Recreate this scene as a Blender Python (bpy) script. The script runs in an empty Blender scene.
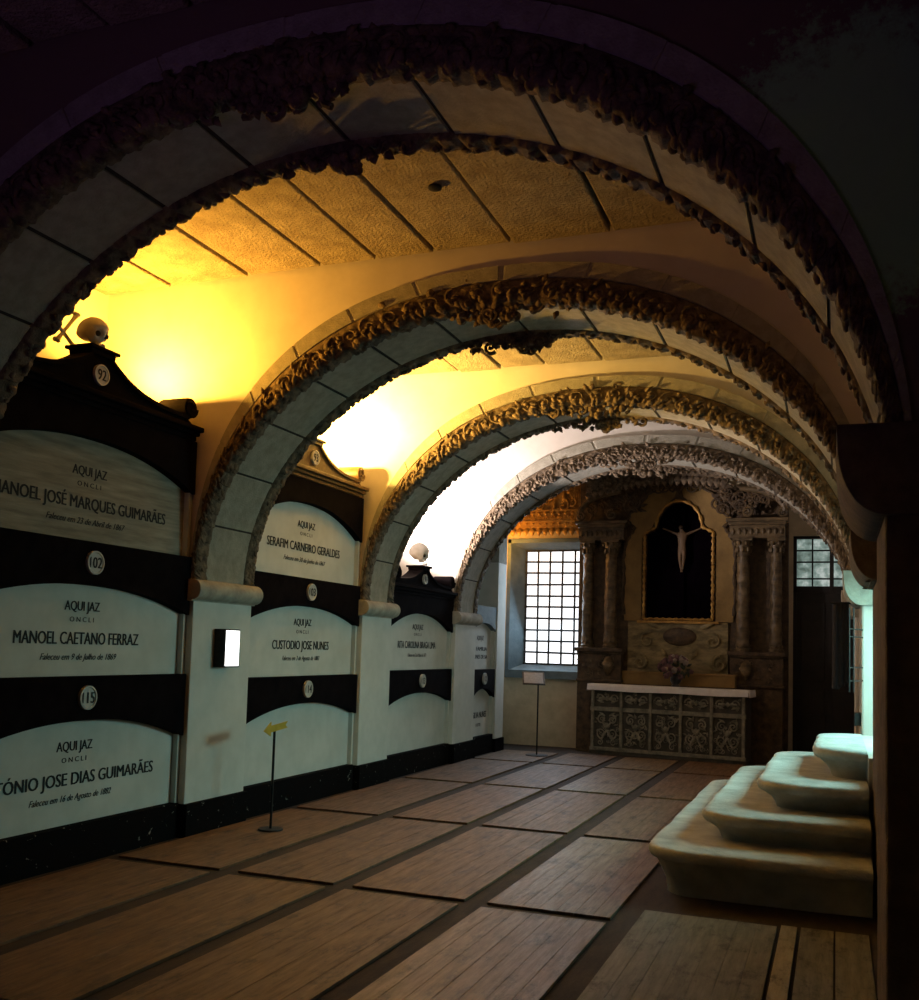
import bpy, bmesh, math, random
from math import sin, cos, pi, radians, sqrt
from mathutils import Vector, Matrix

# ------------------------------------------------------------------ camera, world, light
sc = bpy.context.scene
col = sc.collection
FOC, YAW, TILT, ROLL, CY = 983.0, radians(21.01), radians(4.10), radians(1.65), 577.0
cam_d = bpy.data.cameras.new('camera'); cam = bpy.data.objects.new('camera', cam_d); col.objects.link(cam)
F = Vector((-sin(YAW)*cos(TILT), cos(YAW)*cos(TILT), sin(TILT)))
R0 = Vector((cos(YAW), sin(YAW), 0)); U0 = R0.cross(F)
R_ = cos(ROLL)*R0 + sin(ROLL)*U0; U_ = -sin(ROLL)*R0 + cos(ROLL)*U0
cam.matrix_world = Matrix(((R_.x, U_.x, -F.x, 0), (R_.y, U_.y, -F.y, 0), (R_.z, U_.z, -F.z, 1.6), (0, 0, 0, 1)))
cam_d.sensor_fit = 'VERTICAL'; cam_d.sensor_height = 24; cam_d.lens = 24*FOC/1000
cam_d.shift_y = (CY-500)/1000; cam_d.clip_start = 0.02
sc.camera = cam

w = bpy.data.worlds.new('world'); sc.world = w; w.use_nodes = True
w.node_tree.nodes['Background'].inputs[0].default_value = (0.6, 0.75, 0.9, 1)
w.node_tree.nodes['Background'].inputs[1].default_value = 0.4
sc.view_settings.view_transform = 'Standard'; sc.view_settings.look = 'None'
sc.view_settings.exposure = 0.0; sc.view_settings.gamma = 1.0
sc.cycles.max_bounces = 6; sc.cycles.diffuse_bounces = 2; sc.cycles.sample_clamp_indirect = 4

def area(name, loc, to, sx, sy, power, color):
    d = bpy.data.lights.new(name, 'AREA'); d.shape = 'RECTANGLE'; d.size = sx; d.size_y = sy
    d.energy = power; d.color = color
    o = bpy.data.objects.new(name, d); col.objects.link(o); o.location = loc
    o.rotation_euler = (Vector(to)-Vector(loc)).to_track_quat('-Z', 'Y').to_euler()
    return o
# daylight through the barred window, the doorway over the steps, plus an added violet fill behind the camera
area('window_daylight', (-4.48, 16.14, 2.35), (-3.9, 9.0, 0.2), 0.9, 1.8, 40, (0.62, 0.82, 1.0))
dl = area('doorway_light', (0.95, 8.9, 2.05), (-.9, 8.9, 0.5), 1.5, 1.0, 66, (0.42, 0.88, 0.84)); dl.data.spread = radians(146)
cl = area('violet_fill_light', (-2.6, -.6, 1.0), (-2.5, 2.4, 4.4), 3.0, 1.0, 4, (0.60, 0.25, 0.85)); cl.data.spread = radians(95)
PL = 0.05
LAMPS = [('bay_one', (-5.44, 6.32, 3.54), 500, (1.0, 0.45, 0.05)),
         ('bay_two', (-5.40, 9.15, 3.52), 1700, (1.0, 0.56, 0.11)),
         ('bay_three', (-5.40, 11.9, 2.66), 900, (1.0, 0.84, 0.80)),
         ('bay_end', (-5.16, 10.92, 2.50), 7, (1.0, 0.55, 0.25)),
         ('bay_four', (-5.25, 15.45, 3.35), 30, (1.0, 0.42, 0.06))]

# ------------------------------------------------------------------ constants of the place
XL, XR, XC = -4.93, 0.22, -2.36
ZC = 4.62
PIERS = [(3.70, 4.47), (6.76, 7.62), (9.86, 10.63), (12.74, 13.57)]
YB = 16.0

# ------------------------------------------------------------------ materials
def nodes(name):
    m = bpy.data.materials.new(name); m.use_nodes = True
    nt = m.node_tree; return m, nt, nt.nodes['Principled BSDF']
def ramp(nt, fac, stops):
    r = nt.nodes.new('ShaderNodeValToRGB'); e = r.color_ramp.elements
    while len(e) < len(stops): e.new(0.5)
    for k, (p, c) in enumerate(stops): e[k].position = p; e[k].color = (*c, 1)
    nt.links.new(fac, r.inputs[0]); return r.outputs[0]
def coords(nt, scale=(1, 1, 1), which='Object'):
    t = nt.nodes.new('ShaderNodeTexCoord'); mp = nt.nodes.new('ShaderNodeMapping')
    mp.inputs['Scale'].default_value = scale; nt.links.new(t.outputs[which], mp.inputs[0]); return mp.outputs[0]
def noise(nt, vec, scale, detail=6, rough=0.6):
    n = nt.nodes.new('ShaderNodeTexNoise'); n.inputs['Scale'].default_value = scale
    n.inputs['Detail'].default_value = detail; n.inputs['Roughness'].default_value = rough
    nt.links.new(vec, n.inputs['Vector']); return n.outputs[0]
def bump(nt, b, h, strength, dist=0.01):
    n = nt.nodes.new('ShaderNodeBump'); n.inputs['Strength'].default_value = strength; n.inputs['Distance'].default_value = dist
    nt.links.new(h, n.inputs['Height']); nt.links.new(n.outputs[0], b.inputs['Normal'])
def mat(name, c1, c2, scale=6, rough=0.8, bmp=0.4, dist=0.01, stretch=(1, 1, 1), metal=0.0, lo=0.35, hi=0.65, spec=0.4):
    m, nt, b = nodes(name)
    v = coords(nt, stretch); n = noise(nt, v, scale)
    nt.links.new(ramp(nt, n, [(lo, c1), (hi, c2)]), b.inputs['Base Color'])
    b.inputs['Roughness'].default_value = rough; b.inputs['Metallic'].default_value = metal
    b.inputs['Specular IOR Level'].default_value = spec
    if bmp: bump(nt, b, noise(nt, v, scale*6, 4), bmp, dist)
    return m
def emis(name, c, s):
    m, nt, b = nodes(name)
    b.inputs['Base Color'].default_value = (*c, 1); b.inputs['Emission Color'].default_value = (*c, 1)
    b.inputs['Emission Strength'].default_value = s; return m
def cover_mat(name, c1, c2, rough):                      # boards with grain running along Y
    m, nt, b = nodes(name)
    v = coords(nt, (9, 0.8, 1)); n = noise(nt, v, 3.2, 8, 0.75)
    tc = nt.nodes.new('ShaderNodeTexCoord')
    n2 = noise(nt, coords(nt, (1.6, .7, 1)), 4.0, 6, 0.8)
    mx = nt.nodes.new('ShaderNodeMix'); mx.data_type = 'RGBA'; mx.blend_type = 'MULTIPLY'; mx.inputs[0].default_value = 1.0
    nt.links.new(ramp(nt, n, [(0.3, c1), (0.62, c2)]), mx.inputs[6])
    nt.links.new(ramp(nt, n2, [(0.36, (0.35, 0.32, 0.30)), (0.47, (0.9, 0.9, 0.9)), (0.7, (1.1, 1.1, 1.1))]), mx.inputs[7])
    nt.links.new(mx.outputs[2], b.inputs['Base Color']); b.inputs['Roughness'].default_value = rough
    nt.links.new(ramp(nt, n, [(0.3, (rough+.12,)*3), (0.7, (rough-.08,)*3)]), b.inputs['Roughness'])
    bump(nt, b, n, 0.5, 0.004); return m
M = {}
M['plaster'] = mat('old_plaster', (0.54, 0.50, 0.44), (0.62, 0.58, 0.52), 2.5, 0.9, 0.25, 0.006)
M['white'] = mat('whitewash', (0.56, 0.58, 0.53), (0.66, 0.67, 0.62), 3, 0.75, 0.15, 0.004)
M['black'] = mat('black_painted_stone', (0.004, 0.003, 0.004), (0.009, 0.007, 0.008), 8, 0.9, 0.3, 0.004, spec=0.03)
def dado_mat():
    m, nt, b = nodes('black_dado_with_flaking')
    v = coords(nt, (1, 1, 1.6)); n = noise(nt, v, 11, 5, 0.7); n.node.inputs['Distortion'].default_value = .6
    nt.links.new(ramp(nt, n, [(0.655, (0.006, 0.005, 0.005)), (0.68, (0.30, 0.28, 0.25))]), b.inputs['Base Color'])
    b.inputs['Roughness'].default_value = .9; b.inputs['Specular IOR Level'].default_value = .05; bump(nt, b, n, .3); return m
M['dado'] = dado_mat()
M['letter'] = mat('black_lettering', (0.01, 0.01, 0.01), (0.014, 0.014, 0.014), 8, 0.7, 0)
M['granite'] = mat('arch_granite', (0.26, 0.25, 0.20), (0.36, 0.34, 0.28), 12, 0.9, 0.6, 0.012)
M['carved'] = mat('carved_dark_granite', (0.05, 0.035, 0.022), (0.20, 0.145, 0.09), 14, 0.85, 0.6, 0.012)
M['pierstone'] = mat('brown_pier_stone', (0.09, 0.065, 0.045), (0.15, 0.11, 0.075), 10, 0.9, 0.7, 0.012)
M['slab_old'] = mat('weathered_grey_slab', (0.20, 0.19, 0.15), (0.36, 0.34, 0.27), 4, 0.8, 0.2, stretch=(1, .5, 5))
M['greyboard'] = cover_mat('grey_worn_board', (0.10, 0.098, 0.07), (0.185, 0.18, 0.135), 0.62)
M['paleboard'] = cover_mat('pale_board', (0.22, 0.20, 0.14), (0.34, 0.31, 0.22), 0.6)
M['predella'] = mat('ochre_marbled_wood', (0.10, 0.075, 0.03), (0.34, 0.26, 0.12), 5, 0.55, 0.2, stretch=(1, 1, 2.4))
M['joint'] = mat('dark_mortar', (0.02, 0.018, 0.015), (0.04, 0.035, 0.03), 12, 0.95, 0)
M['slab'] = mat('ceiling_granite', (0.24, 0.20, 0.145), (0.36, 0.31, 0.23), 7, 0.95, 1.0, 0.03)
M['capital'] = mat('capital_stone', (0.30, 0.27, 0.22), (0.45, 0.42, 0.34), 8, 0.85, 0.5)
M['step'] = mat('worn_step_stone', (0.38, 0.40, 0.37), (0.58, 0.60, 0.56), 5, 0.65, 0.7, 0.014)
M['sill'] = mat('grey_window_stone', (0.09, 0.13, 0.15), (0.15, 0.20, 0.22), 4, 0.8, 0.5)
M['iron'] = mat('black_iron', (0.012, 0.012, 0.013), (0.03, 0.028, 0.026), 20, 0.55, 0.2, 0.002, metal=0.6)
M['gilt'] = mat('old_gilded_wood', (0.24, 0.12, 0.025), (0.52, 0.29, 0.06), 9, 0.5, 0.5, 0.008, metal=0.25)
M['wood_dark'] = mat('dark_carved_wood', (0.035, 0.02, 0.01), (0.12, 0.075, 0.035), 10, 0.55, 0.8, 0.012)
M['panel'] = mat('faded_ochre_panel', (0.19, 0.115, 0.035), (0.30, 0.185, 0.06), 3, 0.75, 0.3)
M['marble'] = mat('marbled_brown_wood', (0.045, 0.03, 0.014), (0.17, 0.115, 0.055), 5, 0.5, 0.2, stretch=(1, 1, 2.4))
M['void'] = mat('black_niche_cloth', (0.002, 0.001, 0.002), (0.004, 0.002, 0.004), 4, 1.0, 0, spec=0.0)
M['antep'] = mat('carved_altar_stone', (0.13, 0.125, 0.095), (0.30, 0.28, 0.21), 9, 0.7, 0.6, 0.008)
M['antep_dark'] = mat('altar_stone_ground', (0.05, 0.045, 0.035), (0.09, 0.08, 0.06), 9, 0.8, 0.4)
M['cloth'] = mat('white_linen', (0.78, 0.75, 0.76), (0.88, 0.85, 0.86), 10, 0.9, 0.3, 0.003)
M['bone'] = mat('old_white_bone', (0.56, 0.53, 0.48), (0.68, 0.66, 0.62), 12, 0.6, 0.3, 0.003)
M['floorwood'] = mat('floor_beams', (0.018, 0.011, 0.007), (0.04, 0.025, 0.015), 6, 0.85, 0.6, 0.006, stretch=(3, .6, 1))
M['brass'] = mat('brass_arrow', (0.62, 0.42, 0.05), (0.75, 0.52, 0.08), 8, 0.4, 0, metal=0.3)
M['paper'] = mat('printed_sheet', (0.20, 0.22, 0.22), (0.28, 0.30, 0.30), 30, 0.5, 0)
M['flesh'] = mat('painted_wood_figure', (0.12, 0.075, 0.04), (0.18, 0.11, 0.06), 8, 0.55, 0.1)
M['door'] = mat('black_door_wood', (0.008, 0.007, 0.007), (0.018, 0.014, 0.012), 6, 0.7, 0.3)
M['curtain'] = mat('dark_curtain_cloth', (0.008, 0.004, 0.006), (0.016, 0.009, 0.011), 8, 0.9, 0.3)
M['leaf'] = mat('dusty_leaf', (0.02, 0.03, 0.02), (0.05, 0.06, 0.04), 10, 0.7, 0)
M['rose'] = mat('dusty_rose_petal', (0.10, 0.05, 0.065), (0.17, 0.09, 0.10), 10, 0.8, 0)
M['cream'] = mat('cream_petal', (0.24, 0.20, 0.18), (0.32, 0.26, 0.23), 10, 0.8, 0)
M['vase'] = mat('dark_glazed_vase', (0.03, 0.03, 0.035), (0.05, 0.05, 0.06), 6, 0.3, 0)
M['plaque'] = mat('enamel_plaque', (0.50, 0.48, 0.44), (0.60, 0.58, 0.54), 10, 0.5, 0)
M['glass_lit'] = emis('daylit_frosted_glass', (0.94, 0.97, 1.0), 1.5)
M['lamp_on'] = emis('lit_lamp_glass', (1.0, 1.0, 0.98), 2.5)
def transom_mat():
    m, nt, b = nodes('daylit_dirty_glass')
    v = coords(nt); n = noise(nt, v, 7, 3)
    c = ramp(nt, n, [(0.35, (0.12, 0.17, 0.14)), (0.55, (0.34, 0.46, 0.41)), (0.7, (0.80, 0.90, 0.84))])
    nt.links.new(c, b.inputs['Emission Color']); b.inputs['Emission Strength'].default_value = 0.55
    b.inputs['Base Color'].default_value = (0.1, 0.12, 0.12, 1); return m
M['transom'] = transom_mat()
M['cover'] = [cover_mat('grave_cover_wood', (0.085, 0.043, 0.015), (0.19, 0.098, 0.036), 0.58),
              cover_mat('grave_cover_wood_grey', (0.115, 0.07, 0.033), (0.23, 0.15, 0.075), 0.50),
              cover_mat('grave_cover_wood_brown', (0.085, 0.046, 0.022), (0.18, 0.10, 0.05), 0.6)]
def spandrel_mat():                                       # plaster with a damp algae stain high on the right
    m, nt, b = nodes('plaster_with_algae')
    tc = nt.nodes.new('ShaderNodeTexCoord'); d = nt.nodes.new('ShaderNodeVectorMath'); d.operation = 'DISTANCE'
    d.inputs[1].default_value = (0.12, 3.7, 3.42); nt.links.new(tc.outputs['Object'], d.inputs[0])
    n = noise(nt, tc.outputs['Object'], 16, 8, 0.75)
    a = nt.nodes.new('ShaderNodeMath'); a.operation = 'MULTIPLY_ADD'; nt.links.new(n, a.inputs[0]); a.inputs[1].default_value = -0.85
    nt.links.new(d.outputs['Value'], a.inputs[2])
    nt.links.new(ramp(nt, a.outputs[0], [(0.0, (0.30, 0.60, 0.28)), (0.10, (0.24, 0.42, 0.20)), (0.17, (0.18, 0.135, 0.105))]), b.inputs['Base Color'])
    b.inputs['Roughness'].default_value = 0.95; bump(nt, b, n, 0.5); return m
M['algae'] = spandrel_mat()

# ------------------------------------------------------------------ mesh helpers
class MB:
    def __init__(s): s.v = []; s.f = []
    def add(s, vs, fs):
        k = len(s.v); s.v += [tuple(v) for v in vs]; s.f += [tuple(i+k for i in f) for f in fs]
    def box(s, x0, x1, y0, y1, z0, z1):
        if x0 > x1: x0, x1 = x1, x0
        if y0 > y1: y0, y1 = y1, y0
        vs = [(x, y, z) for z in (z0, z1) for y in (y0, y1) for x in (x0, x1)]
        s.add(vs, [(0, 2, 3, 1), (4, 5, 7, 6), (0, 1, 5, 4), (2, 6, 7, 3), (0, 4, 6, 2), (1, 3, 7, 5)]); return s
    def prism(s, poly, axis, a, b):                       # poly of 2-D points; axis X: (y,z), Y: (x,z), Z: (x,y)
        def P(p, t): return (t, p[0], p[1]) if axis == 'X' else (p[0], t, p[1]) if axis == 'Y' else (p[0], p[1], t)
        n = len(poly); vs = [P(p, a) for p in poly] + [P(p, b) for p in poly]
        fs = [tuple(range(n)), tuple(range(2*n-1, n-1, -1))] + [(i, i+n, (i+1) % n+n, (i+1) % n) for i in range(n)]
        s.add(vs, fs); return s
    def grid(s, fn, nu, nv, closed_u=False):
        vs = [fn(i/nu, j/nv) for i in range(nu+(0 if closed_u else 1)) for j in range(nv+1)]
        m = nv+1; N = nu if closed_u else nu+1
        fs = [(i*m+j, ((i+1) % N)*m+j, ((i+1) % N)*m+j+1, i*m+j+1) for i in range(nu) for j in range(nv)]
        s.add(vs, fs); return s
    def lathe(s, prof, c, seg=24, axis='Z', wob=None):
        def fn(u, v):
            a = 2*pi*u; k = v*(len(prof)-1); i = min(int(k), len(prof)-2); t = k-i
            r = prof[i][0]*(1-t)+prof[i+1][0]*t; h = prof[i][1]*(1-t)+prof[i+1][1]*t
            if wob: r += wob(a, h)
            x, y = r*cos(a), r*sin(a)
            if axis == 'Z': return (c[0]+x, c[1]+y, c[2]+h)
            if axis == 'Y': return (c[0]+x, c[1]+h, c[2]+y)
            return (c[0]+h, c[1]+x, c[2]+y)
        s.grid(fn, seg, len(prof)-1 if not wob else (len(prof)-1)*8, True); return s
    def ell(s, c, r, seg=12, rot=None, fn=None):
        def g(u, v):
            a, b = 2*pi*u, pi*v; p = Vector((sin(b)*cos(a), sin(b)*sin(a), cos(b)))
            if fn: p = fn(p)
            p = Vector((p.x*r[0], p.y*r[1], p.z*r[2]))
            if rot: p = rot @ p
            return (c[0]+p.x, c[1]+p.y, c[2]+p.z)
        s.grid(g, seg, max(6, seg*2//3), True); return s
    def tube(s, pts, rad, seg=6):
        pts = [Vector(p) for p in pts]; n = len(pts)
        rads = rad if isinstance(rad, (list, tuple)) else [rad]*n
        k0 = len(s.v); up = None
        for i, p in enumerate(pts):
            t = (pts[min(i+1, n-1)]-pts[max(i-1, 0)]).normalized()
            if up is None: up = Vector((0, 0, 1)) if abs(t.z) < .9 else Vector((1, 0, 0))
            a = (up-t*up.dot(t)).normalized(); b = t.cross(a); up = a
            for j in range(seg):
                q = p+(a*cos(2*pi*j/seg)+b*sin(2*pi*j/seg))*rads[i]; s.v.append(tuple(q))
        for i in range(n-1):
            for j in range(seg):
                j2 = (j+1) % seg; s.f.append((k0+i*seg+j, k0+i*seg+j2, k0+(i+1)*seg+j2, k0+(i+1)*seg+j))
        s.f.append(tuple(k0+j for j in range(seg-1, -1, -1))); s.f.append(tuple(k0+(n-1)*seg+j for j in range(seg)))
        return s
    # a carved scroll lying in the XZ plane at depth y
    def scroll(s, cx, y, cz, r, a0=0, sgn=1, turns=1.4, th=None, n=22, flat=1.0, tail=0.0):
        th = th or r*0.2; pts = []; rr = []
        for i in range(n+1):
            t = i/n; rad = r*(1-0.86*t); a = a0+sgn*turns*2*pi*t
            pts.append((cx+rad*cos(a), y-0.3*th*sin(pi*t), cz+rad*sin(a)*flat)); rr.append(th*(1-0.45*t))
        if tail:
            d = Vector(pts[0])-Vector(pts[1]); d.normalize()
            pts = [tuple(Vector(pts[0])+d*tail*k+Vector((0, 0, 0))) for k in (1, .66, .33)]+pts; rr = [th*.3, th*.7, th]+rr
        s.tube(pts, rr, 6); s.ell((pts[-1][0], y-th*.4, pts[-1][2]), (th*.9,)*3, 8); return s
    def leaf(s, c, d, L, W, T=None, y=-1):                # pointed lobe growing in XZ along angle d
        T = T or W*.5; n = 7
        def fn(u, v):
            t = v; a = 2*pi*u; wd = W*sin(pi*min(1, t**.75))*(1+.16*sin(t*18)); x = t*L; yy = wd*cos(a); h = T*sin(a)*sin(pi*t)
            return (c[0]+x*cos(d)-yy*sin(d), c[1]-h+y*T*1.2*sin(pi*t*.9), c[2]+x*sin(d)+yy*cos(d))
        s.grid(fn, 8, n, True); return s
def tag(o, label=None, cat=None, group=None, kind=None):
    if label: o['label'] = label
    if cat: o['category'] = cat
    if group: o['group'] = group
    if kind: o['kind'] = kind
    return o
def build(name, mb, m, parent=None, smooth=True, bevel=0, ang=40):
    me = bpy.data.meshes.new(name)
    off = Vector((0, 0, 0)); p = parent
    while p is not None: off += p.location; p = p.parent
    me.from_pydata([(v[0]-off.x, v[1]-off.y, v[2]-off.z) for v in mb.v], [], mb.f)
    bm = bmesh.new(); bm.from_mesh(me); bmesh.ops.recalc_face_normals(bm, faces=bm.faces); bm.to_mesh(me); bm.free()
    me.materials.append(m if not isinstance(m, str) else M[m])
    if smooth:
        for q in me.polygons: q.use_smooth = True
        me.set_sharp_from_angle(angle=radians(ang))
    o = bpy.data.objects.new(name, me); col.objects.link(o); o.parent = parent
    if bevel:
        b = o.modifiers.new('bevel', 'BEVEL'); b.width = bevel; b.segments = 2; b.limit_method = 'ANGLE'; b.angle_limit = radians(50)
    return o
def thing(name, loc, label, cat, group=None, rz=0):
    o = bpy.data.objects.new(name, None); col.objects.link(o); o.location = loc; o.empty_display_size = .1
    o.rotation_euler.z = rz
    return tag(o, label, cat, group)
def struct(name, mb, m, **k): return tag(build(name, mb, m, **k), kind='structure')
def text_geo(lines, cx, yc, mb):
    """lines: (string, height z, cap height, target width or None, shear) lettered on the plane x=cx, reading along +Y"""
    for (s_, z, h, wd, sh) in lines:
        cu = bpy.data.curves.new('t', 'FONT'); cu.body = s_; cu.size = 1; cu.align_x = 'CENTER'; cu.shear = sh
        cu.resolution_u = 3
        o = bpy.data.objects.new('t', cu); col.objects.link(o); bpy.context.view_layer.update()
        me = bpy.data.meshes.new_from_object(o.evaluated_get(bpy.context.evaluated_depsgraph_get()))
        xs = [v.co.x for v in me.vertices]; W = max(xs)-min(xs); sx = wd/W if wd else h
        sz = h/0.70
        mid = (max(xs)+min(xs))/2
        for q, e in enumerate((-.035, 0, .035) if h > .05 else (-.02, .02)):      # bold strokes
            mb.add([(cx+q*.0004, yc+(v.co.x-mid+e)*sx, z+v.co.y*sz) for v in me.vertices], [tuple(p.vertices) for p in me.polygons])
        bpy.data.objects.remove(o); bpy.data.curves.remove(cu); bpy.data.meshes.remove(me)

# ------------------------------------------------------------------ room shell
mb = MB(); mb.box(-6.2, 2.2, -5, 17.2, -0.12, 0.0); struct('floor', mb, 'floorwood', smooth=False)
xj = [-6.2, -5.3, -4.53, -3.85, -3.36, -2.87, -2.25, -1.5, -0.75, -0.1, 0.55, 1.3, 2.2]
random.seed(3)
mb = MB(); mb.box(-6.2, 2.2, -5, 17.2, ZC+.05, ZC+.2)
bays = [(-5, 3.70), (4.47, 6.76), (7.62, 9.86), (10.63, 12.74), (13.57, 17.2)]
for (y0, y1) in bays:
    for a, b in zip(xj[:-1], xj[1:]):
        s = random.uniform(-.06, .06); d = random.uniform(0, .02)
        mb.box(a+.014, b-.014, y0, y1, ZC-.02+d, ZC+.06)
struct('ceiling', mb, 'slab', smooth=False, bevel=.012)
# left wall: the deep lunettes above the tombs, and the masonry the tombs are set in
mb = MB(); mb.box(-6.2, -6.0, -5, 17.2, 0, ZC+.05)
for (y0, y1), h in zip(bays[0:], (0.5, 3.22, 3.22, 2.24, 2.24)):
    mb.box(-6.0, -5.07, y0, min(y1, 14.6), 0, h)
mb.box(-6.0, -5.35, 15.0, 16.0, 0, ZC)
struct('wall_left', mb, 'plaster', smooth=False)
# spandrel walls over the arches
def outer(t, k=1.0):                                       # extrados, t 0..1 left to right
    a = pi*(1-t); n = 2.28; c_, s_ = cos(a), sin(a)
    x = XC+2.62*math.copysign(abs(c_)**(2/n), c_); z = 2.1+2.35*abs(s_)**(2/n); return x, z
def inner(t):
    a = pi*(1-t); return XC+2.57*cos(a), 2.1+2.08*sin(a)
def match(t):                                              # section through the ring at one angle
    o, i = Vector(outer(t)), Vector(inner(t)); return o, i
def wall_over_arch(y0, y1, m, name):
    mb = MB(); N = 72
    for y in (y0+.03, y1-.03):
        vs = []; 
        for k in range(N+1):
            o = outer(k/N); vs += [(o[0], y, o[1]), (o[0], y, ZC+.04)]
        mb.add(vs, [(2*k, 2*k+2, 2*k+3, 2*k+1) for k in range(N)])
        x0, x1 = outer(0)[0], outer(1)[0]
        mb.add([(-6.1, y, 0), (x0, y, 0), (x0, y, ZC+.04), (-6.1, y, ZC+.04)], [(0, 1, 2, 3)])
        mb.add([(x1, y, 2.1), (1.8, y, 2.1), (1.8, y, ZC+.04), (x1, y, ZC+.04)], [(0, 1, 2, 3)])
    vs = []
    for k in range(N+1):
        o = outer(k/N); vs += [(o[0], y0+.03, o[1]), (o[0], y1-.03, o[1])]
    mb.add(vs, [(2*k, 2*k+2, 2*k+3, 2*k+1) for k in range(N)])
    return struct(name, mb, m, smooth=False)
for k, (y0, y1) in enumerate(PIERS):
    wall_over_arch(y0, y1, 'algae' if k == 0 else 'plaster', 'wall_spandrel_%d' % k)

# right wall
mb = MB()
for (y0, y1) in [(-5, 7.62), (9.86, 17.2)]: mb.box(.46, .7, y0, y1, 0, ZC)
mb.box(.46, .7, 7.62, 9.86, 2.75, ZC); mb.box(1.7, 1.9, 7.3, 10.2, 0, 3.4)
mb.box(.7, 1.7, 7.3, 7.45, 0, 3.0); mb.box(.7, 1.7, 10.05, 10.2, 0, 3.0); mb.box(.7, 1.7, 7.3, 10.2, 2.9, 3.0)
mb.box(.22, 1.7, 7.62, 9.86, 0, .9)
struct('wall_right', mb, 'plaster', smooth=False)
mb = MB(); mb.box(-6.2, 2.2, -5.2, -5, 0, ZC); struct('wall_rear', mb, 'plaster', smooth=False)
# far wall with the window opening and the door
WX0, WX1, WZ0, WZ1 = -5.20, -3.86, 1.24, 3.42
DX0, DX1, DZ1 = -.62, .42, 3.48
mb = MB()
mb.box(-6.2, WX0, YB, YB+.5, 0, ZC); mb.box(WX0, WX1, YB, YB+.5, 0, WZ0); mb.box(WX0, WX1, YB, YB+.5, WZ1, ZC)
mb.box(WX1, DX0, YB, YB+.5, 0, ZC); mb.box(DX0, DX1, YB, YB+.5, DZ1, ZC); mb.box(DX1, 2.2, YB, YB+.5, 0, ZC)
struct('wall_far', mb, mat('far_wall_plaster', (0.46, 0.38, 0.25), (0.60, 0.50, 0.34), 4, .9, .5), smooth=False)

# ------------------------------------------------------------------ window and door
GX0, GX1, GZ0, GZ1, GY = -5.0, -3.93, 1.36, 3.30, YB+.28
mb = MB()
def frame(mb, x0, x1, z0, z1, X0, X1, Z0, Z1, ya, yb):     # splayed reveal from outer rect at ya to inner rect at yb
    A = [(x0, ya, z0), (x1, ya, z0), (x1, ya, z1), (x0, ya, z1)]; B = [(X0, yb, Z0), (X1, yb, Z0), (X1, yb, Z1), (X0, yb, Z1)]
    mb.add(A+B, [(i, (i+1) % 4, (i+1) % 4+4, i+4) for i in range(4)])
fw = .05
frame(mb, WX0+.01, WX1-.01, WZ0+.01, WZ1-.01, GX0, GX1, GZ0, GZ1, YB-.05, GY-.02)
mb.box(WX0-fw, WX0+.012, YB-.06, YB-.001, WZ0-.09, WZ1+.05); mb.box(WX1-.012, WX1+fw, YB-.06, YB-.001, WZ0-.09, WZ1+.05)
mb.box(WX0-fw, WX1+fw, YB-.06, YB-.001, WZ1-.012, WZ1+.06); mb.box(WX0-fw, WX1+fw, YB-.07, YB-.001, WZ0-.12, WZ0+.012)
for z in (1.75, 2.25, 2.8): mb.box(WX0+.02, WX0+.03, YB-.04, YB-.03, z, z+.008)
wf = struct('window_1', mb, 'sill', smooth=False)
mb = MB(); mb.box(GX0-.12, GX1+.12, GY+.03, GY+.05, GZ0-.12, GZ1+.12); build('window_pane', mb, 'glass_lit', wf, smooth=False)
mb = MB(); nC, nR = 5, 10
for i in range(nC+1):
    x = GX0+(GX1-GX0)*i/nC; mb.tube([(x+.008*sin(i*2.1), GY-.03, GZ0-.01), (x-.006*sin(i), GY-.03, GZ1+.01)], .018, 6)
for j in range(nR+1):
    z = GZ0+(GZ1-GZ0)*j/nR; mb.tube([(GX0-.01, GY-.045, z+.006*sin(j*1.7)), (GX1+.01, GY-.045, z-.006*sin(j*2.3))], .017, 6)
mb.box(GX0-.02, GX1+.02, GY-.06, GY+.02, GZ0-.02, GZ0+.015)
build('window_grille', mb, 'iron', wf)
# door with barred transom
mb = MB(); mb.box(DX0, DX0+.05, YB+.1, YB+.2, 0, DZ1); mb.box(DX1-.05, DX1, YB+.1, YB+.2, 0, DZ1); mb.box(DX0, DX1, YB+.1, YB+.2, 2.60, 2.70); mb.box(DX0, DX1, YB+.1, YB+.2, DZ1-.04, DZ1)
mb.box(-.09, -.03, YB+.09, YB+.2, 2.6, DZ1)
dr = struct('door_1', mb, 'door', smooth=False, bevel=.004)
mb = MB(); mb.box(DX0+.05, DX1-.05, YB+.12, YB+.18, 0.01, 2.6)
for x0, x1 in ((DX0+.12, -.16), (-.04, DX1-.12)):
    for z0, z1 in ((.2, 1.1), (1.25, 2.45)): mb.box(x0, x1, YB+.10, YB+.13, z0, z1)
build('door_leaf', mb, 'door', dr, smooth=False, bevel=.006)
mb = MB(); mb.box(DX0+.05, DX1-.05, YB+.22, YB+.23, 2.66, DZ1-.02); build('window_pane', mb, 'transom', dr, smooth=False)
mb = MB()
for x in (-.34, .17): mb.box(x-.012, x+.012, YB+.16, YB+.19, 2.7, DZ1-.04)
for z in (2.82, 3.08, 3.26): mb.box(DX0+.05, DX1-.05, YB+.15, YB+.18, z-.012, z+.012)
build('transom_bars', mb, 'iron', dr, smooth=False)
mb = MB(); mb.lathe([(0, 0), (.03, .0), (.035, .02), (.012, .03), (.012, .06), (.03, .07), (.03, .1), (0, .11)], (-.12, YB+.10, 1.1), 12, 'Y'); 
mb2 = MB(); mb2.v = [(v[0], 2*(YB+.10)-v[1], v[2]) for v in mb.v]; mb2.f = mb.f; build('door_handle', mb2, 'iron', dr)

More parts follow.
